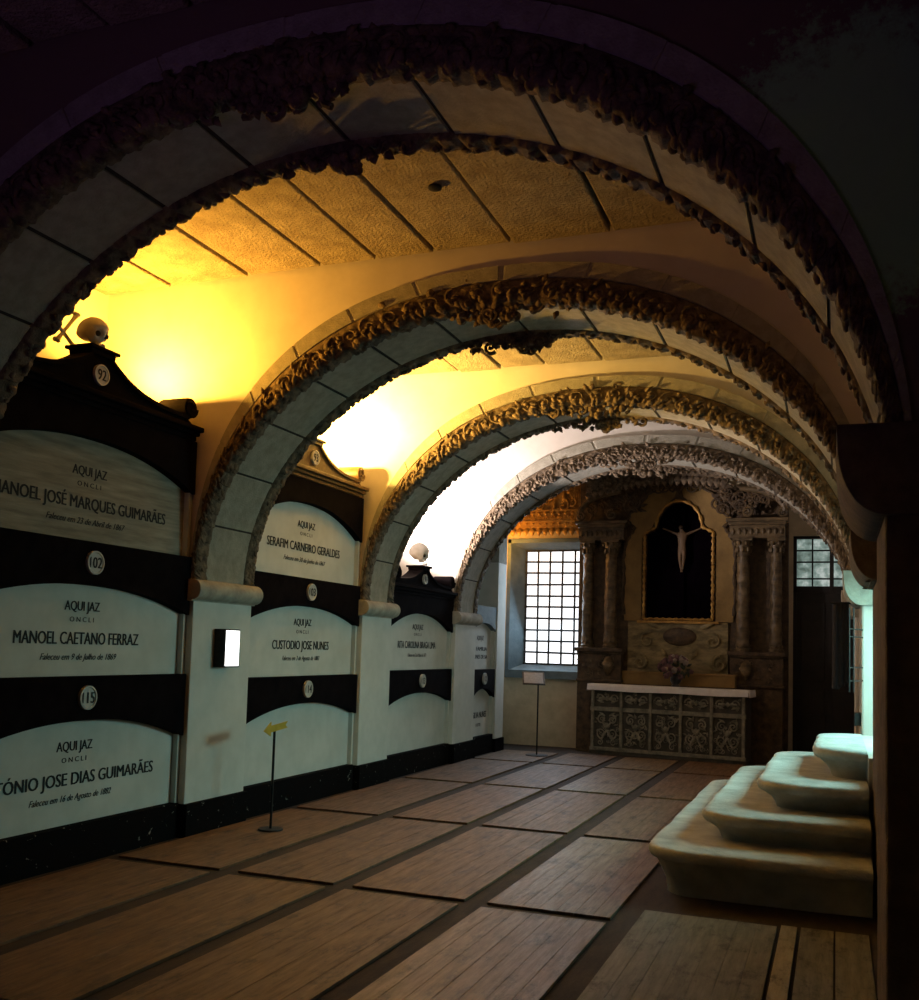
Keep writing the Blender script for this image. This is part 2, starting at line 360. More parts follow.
# ------------------------------------------------------------------ arches
def carve(u, v):
    """height of the acanthus carving, u metres along, v 0..1 across"""
    L = .24; k = math.floor(u/L); s = (u/L-k); fl = 1 if k % 2 == 0 else -1
    x = (s-.5)*2; y = (v-.5)*2*fl
    r = sqrt((x+.15)**2*1.3+(y+.05)**2*.8); ph = math.atan2(y+.05, x+.15)
    sp = sin(ph*1.0+r*9.0+.6)
    h = max(0, sp)*.75*math.exp(-(r-.45)**2*3.0)
    h += .35*max(0, cos(ph*7+r*3))*math.exp(-(r-.85)**2*14)
    h += .20*sin(u*61+v*9)*sin(u*37-v*23)+.16*sin(u*117+v*31)*sin(v*27-u*20)
    return h
def arch(y0, y1, k, label):
    t0 = thing('stone_arch', (XC, (y0+y1)/2, 2.1), label, 'arch', 'stone arches spanning the crypt')
    N = 360; ch = .17
    joints = [.07+.072*i for i in range(13)]
    def P(t, f, y):
        o, i = match(t); p = i+(o-i)*f; return (p.x, y, p.y)
    def rin(t):
        d = min(abs(t-j) for j in joints); return 1 if d < .0018 else 0
    mb = MB()
    us = [i/N for i in range(N+1)]
    for j in joints: us += [j-.0021, j-.0016, j+.0016, j+.0021]
    us = sorted(us)
    # plain ring, front and back, and soffit, with the joints between the blocks cut in
    prof = [(1.0, 0, 0), (1.03, -.0, .0), (1.0, .0, 0)]
    vs = []; 
    for t in us:
        g = .022*rin(t); o, i = match(t); nrm = (o-i).normalized() if (o-i).length > 1e-4 else Vector((0, 1))
        def Q(f, y, out=0):
            p = i+(o-i)*f+nrm*out; return (p.x, y, p.y)
        vs += [Q(1, y0+.035), Q(1, y0+g*.3, -.0), Q(.60, y0+g*.3), Q(.56, y0+.03), Q(0, y0+.04), Q(0, y0+ch, g-.0), Q(0, y1-ch, g), Q(0, y1-.04), Q(.56, y1-.03), Q(.60, y1-g*.3), Q(1, y1-g*.3), Q(1, y1-.035)]
    m = 12
    mb.add(vs, [(a*m+b, (a+1)*m+b, (a+1)*m+b+1, a*m+b+1) for a in range(len(us)-1) for b in range(m-1)])
    build('arch_ring', mb, 'granite', t0, ang=30)
    mb = MB(); vs = []
    for q in range(97):
        o, i = match(q/96); nrm = (o-i).normalized(); a_, b_ = o-nrm*.004, i+nrm*.012
        vs += [(a_.x, y0+.012, a_.y), (b_.x, y0+.012, b_.y), (b_.x, y1-.012, b_.y), (a_.x, y1-.012, a_.y)]
    mb.add(vs, [(a*4+b, (a+1)*4+b, (a+1)*4+b+1, a*4+b+1) for a in range(96) for b in range(3)]); build('mortar', mb, 'joint', t0)
    # carved bands, near and far
    for side in (0, 1):
        mb = MB(); LA = 7.35
        def bend(u, d, h):                                 # u along the arch, d down the face then under the soffit, h standing out
            t = min(1, max(0, u/LA)); o, i = match(t); nrm = (o-i).normalized(); f0 = .57*(o-i).length
            k_ = (d-f0)/.035; k_ = max(0, min(1, k_*.5+.5)); k_ = k_*k_*(3-2*k_)      # 0 on the face, 1 under the soffit
            rr_ = max(0, f0-d)-h*k_; dd_ = max(0, d-f0)-h*(1-k_)
            q = i+nrm*rr_; return (q.x, (y0+dd_) if side == 0 else (y1-dd_), q.y)
        def width(u): o, i = match(min(1, max(0, u/LA))); return .57*(o-i).length
        NU, NV = 420, 14
        def fn(u, v):
            U = u*LA; f0 = width(U); d = v*(f0+.15)
            h = .010+.008*sin(U*57+d*30)*sin(d*70-U*23)
            if v < .02 or v > .98: h = -.006
            elif d > f0: h = .022+.010*sin(U*47+k)+.007*sin(U*111+d*20)
            return bend(U, d, h)
        mb.grid(fn, NU, NV)
        orn = MB(); random.seed(77+k*3+side); U = .06; sg = 1
        while U < LA-.06:
            f0 = width(U); R = min(.078, .030+f0*.30)*random.uniform(.9, 1.12); dc = f0*.52+.012; th = R*.17
            pts = []; n_ = 16; a0 = random.uniform(1.2, 1.9)*sg
            for q in range(n_+1):
                tt = q/n_; rd = R*(1-.84*tt); aa = a0+sg*2.5*pi*tt; pts.append((U+rd*cos(aa), -.012-.006*tt, dc+rd*sin(aa)))
            orn.tube(pts, [th*(1-.4*q/n_) for q in range(n_+1)], 5); orn.ell((pts[-1][0], -.018, pts[-1][2]), (th*1.3,)*3, 7)
            for q in range(3): orn.leaf((U+random.uniform(-.5, .5)*R, -.008, dc+R*random.uniform(-.2, .7)), random.uniform(.15, .85)*pi, R*random.uniform(.9, 1.5), R*.26, R*.2)
            for q in range(3): orn.leaf((U+R*1.1+random.uniform(-.2, .4)*R, -.008, dc+random.uniform(-.8, .5)*R), random.uniform(0, 2*pi), R*random.uniform(.8, 1.2), R*.24, R*.2)
            orn.leaf((U+random.uniform(-1, 1)*R, -.006, f0+.0), random.uniform(.3, .7)*pi, random.uniform(.05, .09), .022, .018)
            orn.leaf((U+R+random.uniform(-1, 1)*R, -.006, f0+.06), random.uniform(0, 1)*pi, random.uniform(.05, .08), .022, .018)
            U += R*2.05; sg = -sg
        k0 = len(mb.v); mb.v += [bend(x, z, -y) for x, y, z in orn.v]; mb.f += [tuple(i_+k0 for i_ in f_) for f_ in orn.f]
        build('carved_band', mb, 'carved', t0, ang=60)
    # hanging foliage at the crown
    for side in (0, 1):
        mb = MB(); random.seed(41+k+side*9); yq = y0+.03 if side == 0 else y1-.03
        for q in range(170):
            u_ = random.gauss(-.012, .036); o, i = match(.5+max(-.11, min(.11, u_))); w_ = 1-abs(u_)/.15
            f = random.uniform(-.52*max(.15, w_)**2, .60); p = i+(o-i)*f; dp = random.uniform(.0, .05)+(.05 if f < .1 else 0); yy = yq+(-.02+dp if side == 0 else .02-dp)
            if q % 4 == 0: mb.scroll(p.x, yy, p.y, random.uniform(.04, .07), random.uniform(0, 6), random.choice((-1, 1)), 1.2, n=12, th=.018)
            elif q % 4 == 1: mb.ell((p.x, yy, p.y), (random.uniform(.02, .045),)*3, 8)
            else: mb.leaf((p.x, yy, p.y), random.uniform(0, 2*pi), random.uniform(.05, .09), random.uniform(.02, .035))
        build('crown_foliage', mb, 'carved', t0)
    return t0
arch_labels = ['large dark arch framing the whole view, orange light under its left edge',
               'second arch into the crypt, orange-lit ring above the pier with the lit lamp',
               'third arch into the crypt, yellow-lit ring with green-grey blocks beneath',
               'farthest carved arch, pale, right in front of the altar and barred window']
for k, (y0, y1) in enumerate(PIERS): arch(y0, y1, k, arch_labels[k])

# ------------------------------------------------------------------ piers
pl_left = ['white pier beyond the left edge carrying the dark framing arch',
           'wide white pier with a lit box lamp on it', 'white pier between the tombs numbered 114 and the skull-topped tomb',
           'white pier farthest along the left wall, beside the barred window']
pl_right = ['black right-hand pier filling the right edge of the picture',
            'right-hand pier with a thin orange-lit edge beside the steps', 'right-hand pier behind the steps, lit cyan from the doorway',
            'right-hand pier farthest away, dark, beside the black door']
for k, (y0, y1) in enumerate(PIERS):
    yc = (y0+y1)/2
    p = thing('pier', (XL-.15, yc, 0), pl_left[k], 'pier', 'whitewashed piers along the left wall')
    mb = MB(); mb.box(-5.4, XL, y0, y1, .26, 1.94); build('shaft', mb, 'white', p, smooth=False, bevel=.008)
    mb = MB(); mb.box(-5.4, XL+.035, y0-.01, y1+.01, 0, .27); build('base', mb, 'dado', p, smooth=False, bevel=.006)
    mb = MB(); pr = [(-5.2, 1.92), (XL+.01, 1.92)]+[(XL+.01+.085*sin(a), 2.015-.085*cos(a)) for a in [pi*i/10 for i in range(11)]]+[(-5.2, 2.105)]
    mb.prism(pr, 'Y', y0-.04, y1+.04); build('capital', mb, 'capital', p, bevel=.004)
    xr = (.16, .245, XR, XR)[k]
    p = thing('pier', (xr+.15, yc, 0), pl_right[k], 'pier', 'stone piers along the right wall')
    mb = MB(); mb.box(xr, .75, y0, y1, .22, 2.2)
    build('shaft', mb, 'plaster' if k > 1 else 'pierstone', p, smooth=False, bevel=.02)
    mb = MB(); mb.box(xr-.0, .75, y0-.02, y1+.02, 0, .22); build('base', mb, 'black', p, smooth=False, bevel=.006)
    mb = MB(); zb = 2.12
    pr = [(.6, zb-.02), (xr-.005, zb-.02)]+[(xr-.005-.15*sin(a*.5), zb-.02+.24*(1-cos(a*.5))) for a in [pi*i/10 for i in range(11)]]+[(xr-.16, zb+.30), (.6, zb+.30)]
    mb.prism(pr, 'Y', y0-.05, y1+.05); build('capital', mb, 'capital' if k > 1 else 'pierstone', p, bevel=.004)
# wall pier at the end of the left wall
p = thing('pier', (-5.1, 14.8, 0), 'thin white wall strip between the last tomb and the barred window', 'pier')
mb = MB(); mb.box(-6.0, -4.95, 14.6, 15.0, .2, 2.95); build('shaft', mb, 'white', p, smooth=False, bevel=.008)
mb = MB(); mb.box(-6.0, -4.93, 14.59, 15.01, 0, .2); build('base', mb, 'black', p, smooth=False)
mb = MB(); mb.box(-6.0, -4.95, 14.6, 15.0, 2.95, ZC); build('upper_block', mb, 'granite', p, smooth=False)

# ------------------------------------------------------------------ tombs of the left wall
XS, XF = -5.045, -4.965                                    # slab face, fascia face
def plaque(parent, y, z, num, x=XF, r=.085):
    mb = MB(); mb.lathe([(0, .022), (r*.82, .022), (r*.86, .03), (r, .028), (r, 0)], (x-.004, y, z), 28, 'X')
    pq = build('number_plaque', mb, 'plaque', parent)
    mb = MB(); text_geo([(num, z-.038, .078, .038*len(num)+.008, 0)], x+.021, y, mb)
    build('numeral', mb, 'letter', pq, smooth=False)
def arc_poly(y0, y1, ztop, zedge, zmid):
    pts = [(y0, ztop), (y1, ztop)]; n = 20
    for i in range(n+1):
        s = i/n; y = y1+(y0-y1)*s; q = 2*s-1; pts.append((y, zedge+(zmid-zedge)*(1-abs(q)**2.2)))
    return pts
def niche(y0, y1, zb, zt, zf, num, lines, label, fmid=.17, black_m='black', xs=XS, xf=XF, group='tombs in the left wall', slab_m='white'):
    """white slab zb..zt, black arched fascia zt..zf over it"""
    yc = (y0+y1)/2
    t = thing('burial_niche', (xs, yc, zb), label, 'tomb', group)
    mb = MB(); mb.box(xs-.03, xs, y0+.03, y1-.03, zb, zt+.25); build('slab', mb, slab_m, t, smooth=False)
    for ya in (y0+.002, y1-.035): mb = MB(); mb.box(xs-.03, xf-.03, ya, ya+.033, zb, zf); build('jamb', mb, 'white', t, smooth=False)
    mb = MB(); mb.prism(arc_poly(y0+.002, y1-.002, zf, zt, zt+fmid), 'X', xs+.001, xf); build('fascia', mb, black_m, t, smooth=False, bevel=.004)
    if num: plaque(t, yc, (zt+fmid+zf)/2+.005, num, x=xf)
    if lines:
        for ln in lines: mb = MB(); text_geo([ln], xs+.0025, yc, mb); build('inscription_line', mb, 'letter', t, smooth=False)
    return t
B1, B2, B3, B4 = (4.47, 6.76), (7.62, 9.86), (10.63, 12.74), (13.57, 14.6)
def ins(z, name, wd, date, dw=.80, h=.088):
    return [('AQUI JAZ', z+.475, .068, .35, 0), ('O N C L I', z+.395, .035, .24, 0), (name, z+.235, h, wd, 0), (date, z+.125, .045, dw, .35)]
dd = [(.29, .82, 1.31), (1.31, 1.80, 2.27), (2.28, 2.82, 3.12)]
niche(*B1, .28, .82, 1.32, '115', ins(.32, 'ANTÓNIO JOSE DIAS GUIMARÃES', 1.74, 'Faleceu em 16 de Agosto de 1882'),
      'lowest tomb of the nearest bay, black band above it numbered 115', .19)
niche(*B1, 1.32, 1.80, 2.28, '102', ins(1.31, 'MANOEL CAETANO FERRAZ', 1.24, 'Faleceu em 9 de Julho de 1869', .76),
      'middle tomb of the nearest bay, black band above it numbered 102', .17)
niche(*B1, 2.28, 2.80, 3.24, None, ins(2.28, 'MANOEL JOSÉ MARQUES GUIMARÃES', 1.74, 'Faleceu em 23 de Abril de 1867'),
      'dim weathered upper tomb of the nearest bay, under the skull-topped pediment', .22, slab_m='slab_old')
niche(*B2, .28, .84, 1.27, '114', None, 'blank lowest tomb of the second bay, black band numbered 114', .16)
niche(*B2, 1.27, 1.80, 2.25, '103', ins(1.30, 'CUSTODIO JOSE NUNES', 1.12, 'Faleceu em 3 de Agosto de 1883', .74),
      'middle tomb of the second bay, black band numbered 103', .17)
niche(*B2, 2.25, 2.74, 3.24, None, ins(2.29, 'SERAFIM CARNEIRO GERALDES', 1.46, 'Faleceu em 30 de Junho de 1867', .84),
      'upper tomb of the second bay, warmly lit white slab with serif name', .27)
niche(*B3, .28, .86, 1.30, '113', None, 'blank lowest tomb of the third bay, under the black band', .15)
niche(*B3, 1.30, 1.80, 2.24, None, ins(1.34, 'RITA CAROLINA BRAGA LIMA', 1.22, 'Faleceu em 2 de Maio de 1871', .6),
      'upper tomb of the third bay, below the pediment with the white skull', .22)
niche(*B4, .28, .84, 1.28, '112', [('A. SILVA NUNES', .55, .09, .7, 0), ('1870', .42, .05, .2, 0)],
      'lowest tomb of the far bay next to the window, with short lines of lettering', .15)
niche(*B4, 1.28, 1.86, 2.24, None, [('AQUI JAZ', 1.72, .07, .3, 0), ('A FAMILIA', 1.56, .06, .62, 0), ('NUNES DE SA', 1.44, .06, .66, 0)],
      'upper tomb of the far bay next to the window, slate-coloured hood', .12, 'sill')
for (y0, y1) in (B1, B2, B3, B4):
    mb = MB(); mb.box(-5.3, -4.975, y0+.012, y1-.012, 0, .28)
    struct('baseboard_left', mb, 'dado', smooth=False, bevel=.004)

def pediment(y0, y1, zb, num, label, hs=1.0, wood=False):
    yc = (y0+y1)/2; t = thing('tomb_pediment', (-5.1, yc, zb), label, 'pediment', 'pediments on top of the tombs')
    a, b = y0+.02, y1-.02
    m_ = M['pedwood'] if wood else M['black']
    mb = MB()
    for (z0, z1, x) in ((0, .04, -4.955), (.04, .075, -4.93), (.075, .115, -4.90)): mb.box(-5.3, x, a+.01-(x+4.955)*.5, b-.01+(x+4.955)*.5, zb+z0, zb+z1)
    build('cornice', mb, m_, t, smooth=False, bevel=.008)
    H = .265*hs; zc = zb+.115; yo = yc; yc -= .06
    def curve(side):
        pts = []; n = 16
        for i in range(n+1):
            s = i/n; d = (1-s); yy = .09+(.98-.09)*d**1.0
            z = zc+.055+(H-.055)*((1-d)**3.3)
            pts.append((yc+side*yy*(b-a)/2.14, z))
        return pts
    L = curve(-1); Rr = curve(1)[::-1]
    poly = [(a+.06, zc)]+L+Rr+[(b-.06, zc)]
    mb = MB(); mb.prism(poly, 'X', -5.10, -4.95)
    build('body', mb, m_, t, bevel=.006, ang=35)
    # raised moulding following the curve, front side
    mb = MB()
    for C_ in (L, curve(1)):
        vs = []
        for (y, z) in C_: vs += [(-5.12, y, z+.012), (-4.925, y, z+.012), (-4.925, y, z-.018), (-5.12, y, z-.018)]
        mb.add(vs, [(4*i+j, 4*i+4+j, 4*i+4+(j+1) % 4, 4*i+(j+1) % 4) for i in range(len(C_)-1) for j in range(4)]+[(0, 1, 2, 3), tuple(len(vs)-4+q for q in range(4))])
    build('moulding', mb, m_, t, ang=35)
    for sd, y in ((-1, a+.14), (1, b-.14)):
        mb = MB(); r = .085; mb.lathe([(0, 0), (r*.95, 0), (r, .01), (r, .24), (r*.95, .27), (0, .27)], (-5.20, y, zc+.05+r), 20, 'X')
        pts = [(-4.925, y+sd*r*(1-.8*q)*cos(-q*8), zc+.05+r+r*(1-.8*q)*sin(-q*8)) for q in [i/20 for i in range(21)]]
        mb.tube(pts, .010, 5); build('scroll', mb, m_, t)
    zt = zc+H
    mb = MB(); mb.box(-5.13, -4.92, yc-.125, yc+.125, zt-.005, zt+.028); mb.box(-5.15, -4.90, yc-.15, yc+.15, zt+.028, zt+.055)
    build('plinth_cap', mb, m_, t, smooth=False, bevel=.008)
    plaque(t, yc, zc+.125*hs, num, x=-4.95, r=.075*hs)
    return zt+.055
M['pedwood'] = mat('varnished_brown_stone', (0.07, 0.035, 0.012), (0.13, 0.07, 0.025), 8, .5, .2)
# the sides of the pediments
z1 = pediment(*B1, 3.24, '92', 'black pediment numbered 92 in the orange glow, skull on top')
z2 = pediment(*B2, 3.24, '93', 'brown pediment numbered 93 in the yellow glow, partly behind the arch', wood=True)
z3 = pediment(*B3, 2.24, '91', 'black pediment of the third bay against the white glow, small skull on top', hs=.85)

def skull(c, s, label, bones=True, rz=0, zs=1.0):
    t = thing('skull', c, label, 'skull', None, rz)
    def fn(p):
        d = p.copy(); r = 1.0
        # cranium longer front to back, narrow lower face pointing +X
        if p.z < -.1: 
            k = min(1, (-.1-p.z)/.9); r *= 1-.28*k
            if p.x < .1: r *= 1-.30*k
        if p.x > .2 and p.z < .25: r *= 1-.07*min(1, (p.x-.2)*2)
        for sy in (-1, 1):
            q = Vector((.84, sy*.40, -.18)).normalized(); a = p.angle(q); 
            if a < .34: r *= 1-.26*(1-(a/.34)**2)
            q = Vector((.72, sy*.62, -.50)).normalized(); a = p.angle(q)
            if a < .3: r *= 1+.07*(1-(a/.3)**2)
            q = Vector((.2, sy*.95, -.2)).normalized(); a = p.angle(q)
            if a < .35: r *= 1-.08*(1-(a/.35)**2)
        q = Vector((.9, 0, -.50)).normalized(); a = p.angle(q)
        if a < .16: r *= 1-.22*(1-(a/.16)**2)
        q = Vector((.75, 0, -.85)).normalized(); a = p.angle(q)
        if a < .4: r *= 1+.16*(1-(a/.4)**2)
        return d*r
    mb = MB(); mb.ell((0+c[0], c[1], c[2]+.098*s*zs), (.105*s, .080*s, .098*s*zs), 56, None, fn)
    mb.v = [(x, y, max(z, c[2]+.002)) for x, y, z in mb.v]
    cr = build('cranium', mb, 'bone', t, ang=80)
    for sy in (-1, 1):
        m2 = MB(); m2.ell((c[0]+.070*s, c[1]+sy*.034*s, c[2]+.082*s*zs), (.014*s, .019*s, .018*s), 10); build('eye_socket', m2, 'joint', t)
    m2 = MB()
    for i in range(-4, 5): m2.ell((c[0]+(.084-.0016*i*i)*s, c[1]+i*.0085*s, c[2]+.016*s), (.006*s, .0045*s, .011*s), 8)
    build('teeth', m2, 'bone', t)
    if bones:
        m2 = MB()
        for (ya, za, yb, zb) in ((-.20, .06, -.02, .30), (.02, .03, -.24, .20)):
            pa = Vector((c[0]-.14, c[1]+ya, c[2]+za-.04)); pb = Vector((c[0]-.14, c[1]+yb, c[2]+zb-.04))
            m2.tube([pa, pa.lerp(pb, .2), pa.lerp(pb, .8), pb], [.022, .014, .014, .022], 8)
            for e in (pa, pb):
                for o_ in (-.014, .014): m2.ell((e.x, e.y+o_, e.z+.004), (.018, .018, .02), 8)
        build('thigh_bones', m2, 'bone', t)
    return t
skull((-5.03, 5.55, z1), 1.2, 'white skull and bones on the pediment in the nearest bay, orange light', True)
skull((-5.03, 11.62, z3), 1.35, 'small white skull on the farther pediment, against white glow', False, zs=1.15)

# lamps tucked behind the pediments
for (nm, loc, pw, c) in LAMPS:
    zb = {'bay_one': 3.22, 'bay_two': 3.22, 'bay_three': 2.24, 'bay_end': 2.24}.get(nm, 3.0)
    t = thing('wall_uplight', (loc[0], loc[1], zb), {'bay_one': 'uplight hidden behind the nearest pediment, giving the orange glow',
        'bay_two': 'uplight hidden behind the pediment numbered 93, giving the yellow glow',
        'bay_three': 'uplight hidden behind the skull pediment of the third bay, white glow',
        'bay_end': 'tiny amber lamp at the left end of the farther skull pediment',
        'bay_four': 'small amber uplight near the window giving the gilt panel its glow'}[nm], 'lamp', 'uplights behind the tombs')
    mb = MB(); mb.lathe([(0, 0), (.05, 0), (.05, .02), (.015, .03), (.015, .08), (.05, .09), (.065, .14), (.06, .14), (.045, .1), (0, .1)], (loc[0], loc[1], zb), 16)
    build('lamp_housing', mb, 'iron', t)
    m_ = emis('lamp_glow_'+nm, c, 8)
    mb = MB(); mb.ell((loc[0], loc[1], zb+.13), (.035, .035, .03), 12); build('bulb', mb, m_, t)
    d = bpy.data.lights.new('uplight_'+nm, 'POINT' if nm in ('bay_four', 'bay_end') else 'SPOT'); d.energy = pw; d.color = c; d.shadow_soft_size = PL
    o = bpy.data.objects.new('uplight_'+nm, d); col.objects.link(o); o.location = loc
    if d.type == 'SPOT': d.spot_size = radians(176); d.spot_blend = .8; o.rotation_euler = Vector((.34, .12, .93)).to_track_quat('-Z', 'Y').to_euler()
mb = MB(); mb.box(-5.30, -5.2, 15.40, 15.50, 2.95, 3.0); mb.box(-5.36, -5.2, 15.35, 15.55, 2.9, 2.95); tag(build('lamp_bracket', mb, 'iron', smooth=False), 'small dark bracket on the wall by the window', 'bracket')

# box lamp on the pier
t = thing('wall_lamp', (XL, 7.12, 1.37), 'black box lamp with a lit white front on the wide pier', 'lamp')
mb = MB(); y0, y1, z0, z1 = 7.07, 7.29, 1.375, 1.70; xf = XL+.11
mb.box(XL, xf, y0, y1, z0, z1); build('housing', mb, 'iron', t, smooth=False, bevel=.004)
mb = MB(); mb.box(xf-.002, xf+.006, y0+.012, y1-.012, z0+.012, z1-.012); build('diffuser', mb, 'lamp_on', t, smooth=False, bevel=.002)

# arrow stand
t = thing('arrow_stand', (-4.46, 7.33, 0), 'slim black stand with a yellow arrow pointing left', 'sign')
mb = MB(); mb.lathe([(0, .012), (.10, .012), (.105, .006), (.105, 0)][::-1], (-4.46, 7.33, .019), 28); build('base', mb, 'iron', t)
mb = MB(); mb.tube([(-4.46, 7.33, .01), (-4.46, 7.33, .87)], .011, 10); build('pole', mb, 'iron', t)
mb = MB(); ar = [(-.19, 0), (-.08, .06), (-.08, .028), (.19, .028), (.15, 0), (.19, -.028), (-.08, -.028), (-.08, -.06)]
mb.prism([(7.33+y, .875+z+y*.09) for y, z in ar], 'X', -4.452, -4.444); build('arrow', mb, 'brass', t, smooth=False)

# information lectern
t = thing('information_stand', (-4.19, 14.35, 0), 'slim black stand with a tilted printed sheet below the barred window', 'sign')
mb = MB(); mb.lathe([(.17, 0), (.17, .008), (.16, .014), (0, .014)], (-4.19, 14.35, 0.019), 24); build('base', mb, 'iron', t)
mb = MB(); mb.tube([(-4.19, 14.35, .01), (-4.19, 14.35, 1.08)], .012, 10); build('pole', mb, 'iron', t)
mb = MB(); P_ = [Vector((-4.40, 14.24, 1.085)), Vector((-4.05, 14.24, 1.085)), Vector((-4.15, 14.52, 1.26)), Vector((-4.50, 14.52, 1.26))]
n_ = Vector((0, .53, -.85))*.015
mb.add(P_+[p+n_ for p in P_], [(0, 1, 2, 3), (7, 6, 5, 4), (0, 4, 5, 1), (1, 5, 6, 2), (2, 6, 7, 3), (3, 7, 4, 0)]); build('tray', mb, 'iron', t, smooth=False)
c_ = sum(P_, Vector())/4; mb = MB(); mb.add([c_+(p-c_)*.86-n_*.15 for p in P_], [(0, 1, 2, 3)]); build('sheet', mb, 'paper', t, smooth=False)

# ------------------------------------------------------------------ wooden grave covers in the floor
colx = [(-4.88, -4.01), (-3.86, -3.115), (-2.975, -2.185), (-2.035, -1.255), (-1.10, -.32)]
rowy = [(.95, 3.30), (3.42, 5.83), (5.94, 8.37), (8.49, 10.94), (11.06, 13.40), (13.52, 15.22)]
cn = ['in the row along the tombs', 'in the second row from the tombs', 'in the middle row', 'in the row left of the steps', 'in the rightmost row']
rn = ['nearest', 'second nearest', 'third nearest', 'third from the altar', 'second from the altar', 'closest to the altar']
random.seed(12)
for i, (x0, x1) in enumerate(colx):
    for j, (y0, y1) in enumerate(rowy):
        if i == 4 and j in (2, 3): continue
        if i == 0 and j == 0: continue
        if i in (1, 2, 3) and j == 5: y1 = 15.0
        a0, a1 = y0, y1
        if i == 4 and j == 1: a1 = 6.22
        if i == 4 and j == 0: a1 = 3.1
        if i == 0 and j == 5: a1 = 14.9
        if i == 4 and j == 4: a0 = 11.4
        n = 7; mb = MB(); wd = (x1-x0)/n
        for k in range(n):
            dz = random.uniform(0, .0022); mb.box(x0+k*wd+.0006, x0+(k+1)*wd-.0006, a0+random.uniform(0, .004), a1-random.uniform(0, .004), .0005, .016+dz)
        mk = 1 if (i >= 3 and j <= 2) or (i == 2 and j > 3) else (0 if (i+j) % 3 else 2)
        o = build('grave_cover', mb, M['greyboard'] if i == 4 and j < 2 else M['cover'][mk], smooth=False, bevel=.002)
        tag(o, 'wooden grave cover %s, %s' % (cn[i], rn[j]), 'grave cover', 'wooden grave covers in the floor')
mb = MB()
for k, (a, b) in enumerate(((-.30, -.21),)): mb.box(a, b, 3.4, 6.25, .0005, .018)
tag(build('floor_board', mb, M['paleboard'], smooth=False, bevel=.002), 'narrow pale floorboard in front of the steps by the right wall', 'floorboard')
mb = MB()
for k in range(2): mb.box(-.19+k*.19, -.01+k*.19, 3.4, 6.28, .0005, .012)
tag(build('floor_board', mb, M['greyboard'], smooth=False, bevel=.002), 'pair of wide dark floorboards against the right pier', 'floorboard')

# ------------------------------------------------------------------ stone steps
st = thing('stone_steps', (-.4, 8.7, 0), 'worn pale stone steps with rounded corners rising to the right wall, cyan light', 'steps')
sx = [-1.21, -.90, -.55, -.17]; syn = [6.60, 7.00, 7.38, 7.82]; syf = [10.75, 10.45, 10.1, 9.72]; sz = [.315, .51, .705, .925]
def step(k):
    X0, Y0, Y1, zt = sx[k], syn[k], syf[k], sz[k]; zb = 0.0 if k == 0 else sz[k-1]-.02
    Rc = .34; hh = zt-zb
    def path(d, z):
        r = max(.06, Rc-d); pts = []; x = X0+d; ya = Y0+d; yb = Y1-d; nA = 10
        wv = lambda s: .006*sin(s*5+k*2)+.004*sin(s*13+k)
        nS = 12
        for i in range(nS): s = i/nS; xx = .215+(x+r-.215)*s; pts.append((xx, ya+wv(xx)+.10*s*0, z))
        for i in range(nA+1): a = -pi/2-pi/2*i/nA; pts.append((x+r+r*cos(a), ya+r+r*sin(a), z))
        for i in range(1, nS): s = i/nS; yy = ya+r+(yb-r-ya-r)*s; pts.append((x+wv(yy), yy, z))
        for i in range(nA+1): a = pi-pi/2*i/nA; pts.append((x+r+r*cos(a), yb-r+r*sin(a), z))
        for i in range(1, nS+1): s = i/nS; xx = x+r+(.215-x-r)*s; pts.append((xx, yb, z))
        return pts
    nose = .085
    prof = [(.15 if k else .14, zb)]
    prof += [(.13, zb+hh*.25), (.105, zb+hh*.42), (.06, zt-nose-.012)]
    prof += [(.035-.04*sin(a)+.01, zt-nose/2-nose/2*cos(a)) for a in [pi*i/8 for i in range(8)]]
    prof += [(.07, zt), (.25, zt+.002)]
    rings = [path(d, z) for d, z in prof]; n = len(rings[0]); mb = MB()
    for r_ in rings: mb.v += r_
    for a in range(len(rings)-1):
        for i in range(n-1): mb.f.append((a*n+i, a*n+i+1, (a+1)*n+i+1, (a+1)*n+i))
    mb.f.append(tuple((len(rings)-1)*n+i for i in range(n)))
    build('step', mb, 'step', st, ang=50)
for k in range(4): step(k)

# things on the right beyond the steps
t = thing('iron_gate', (.16, 9.55, 1.3), 'thin iron bracket bars on the doorway edge above the steps', 'grille')
mb = MB()
for x in (.115, .15): mb.tube([(x, 9.55, 1.30), (x, 9.55, 2.06)], .006, 8)
build('upright', mb, 'iron', t)
mb = MB()
for z in (1.40, 1.52, 1.80, 1.87): mb.tube([(.11, 9.55, z), (.235, 9.87, z)], .006, 8)
build('crossbar', mb, 'iron', t)
mb = MB()
def cur(u, v): return (-.03+.13*u+.02*v*(u-.4), 10.3+.03*sin(u*19), 2.13-.80*v-.03*sin(u*5)*v)
mb.grid(cur, 40, 12); 
o = build('curtain', mb, 'curtain'); sm = o.modifiers.new('s', 'SOLIDIFY'); sm.thickness = .02
tag(o, 'narrow dark curtain hanging beside the doorway above the steps', 'curtain')
mb = MB(); mb.tube([(-.05, 10.3, 2.14), (.225, 10.3, 2.14)], .012, 8); tag(build('curtain_rod', mb, 'iron'), 'short dark rod carrying the curtain beside the doorway', 'rod')
mb = MB(); mb.box(.16, .23, 9.9, 10.02, .98, 1.10); tag(build('switch_box', mb, 'iron', smooth=False, bevel=.006), 'small dark box on the wall just above the top step', 'box')

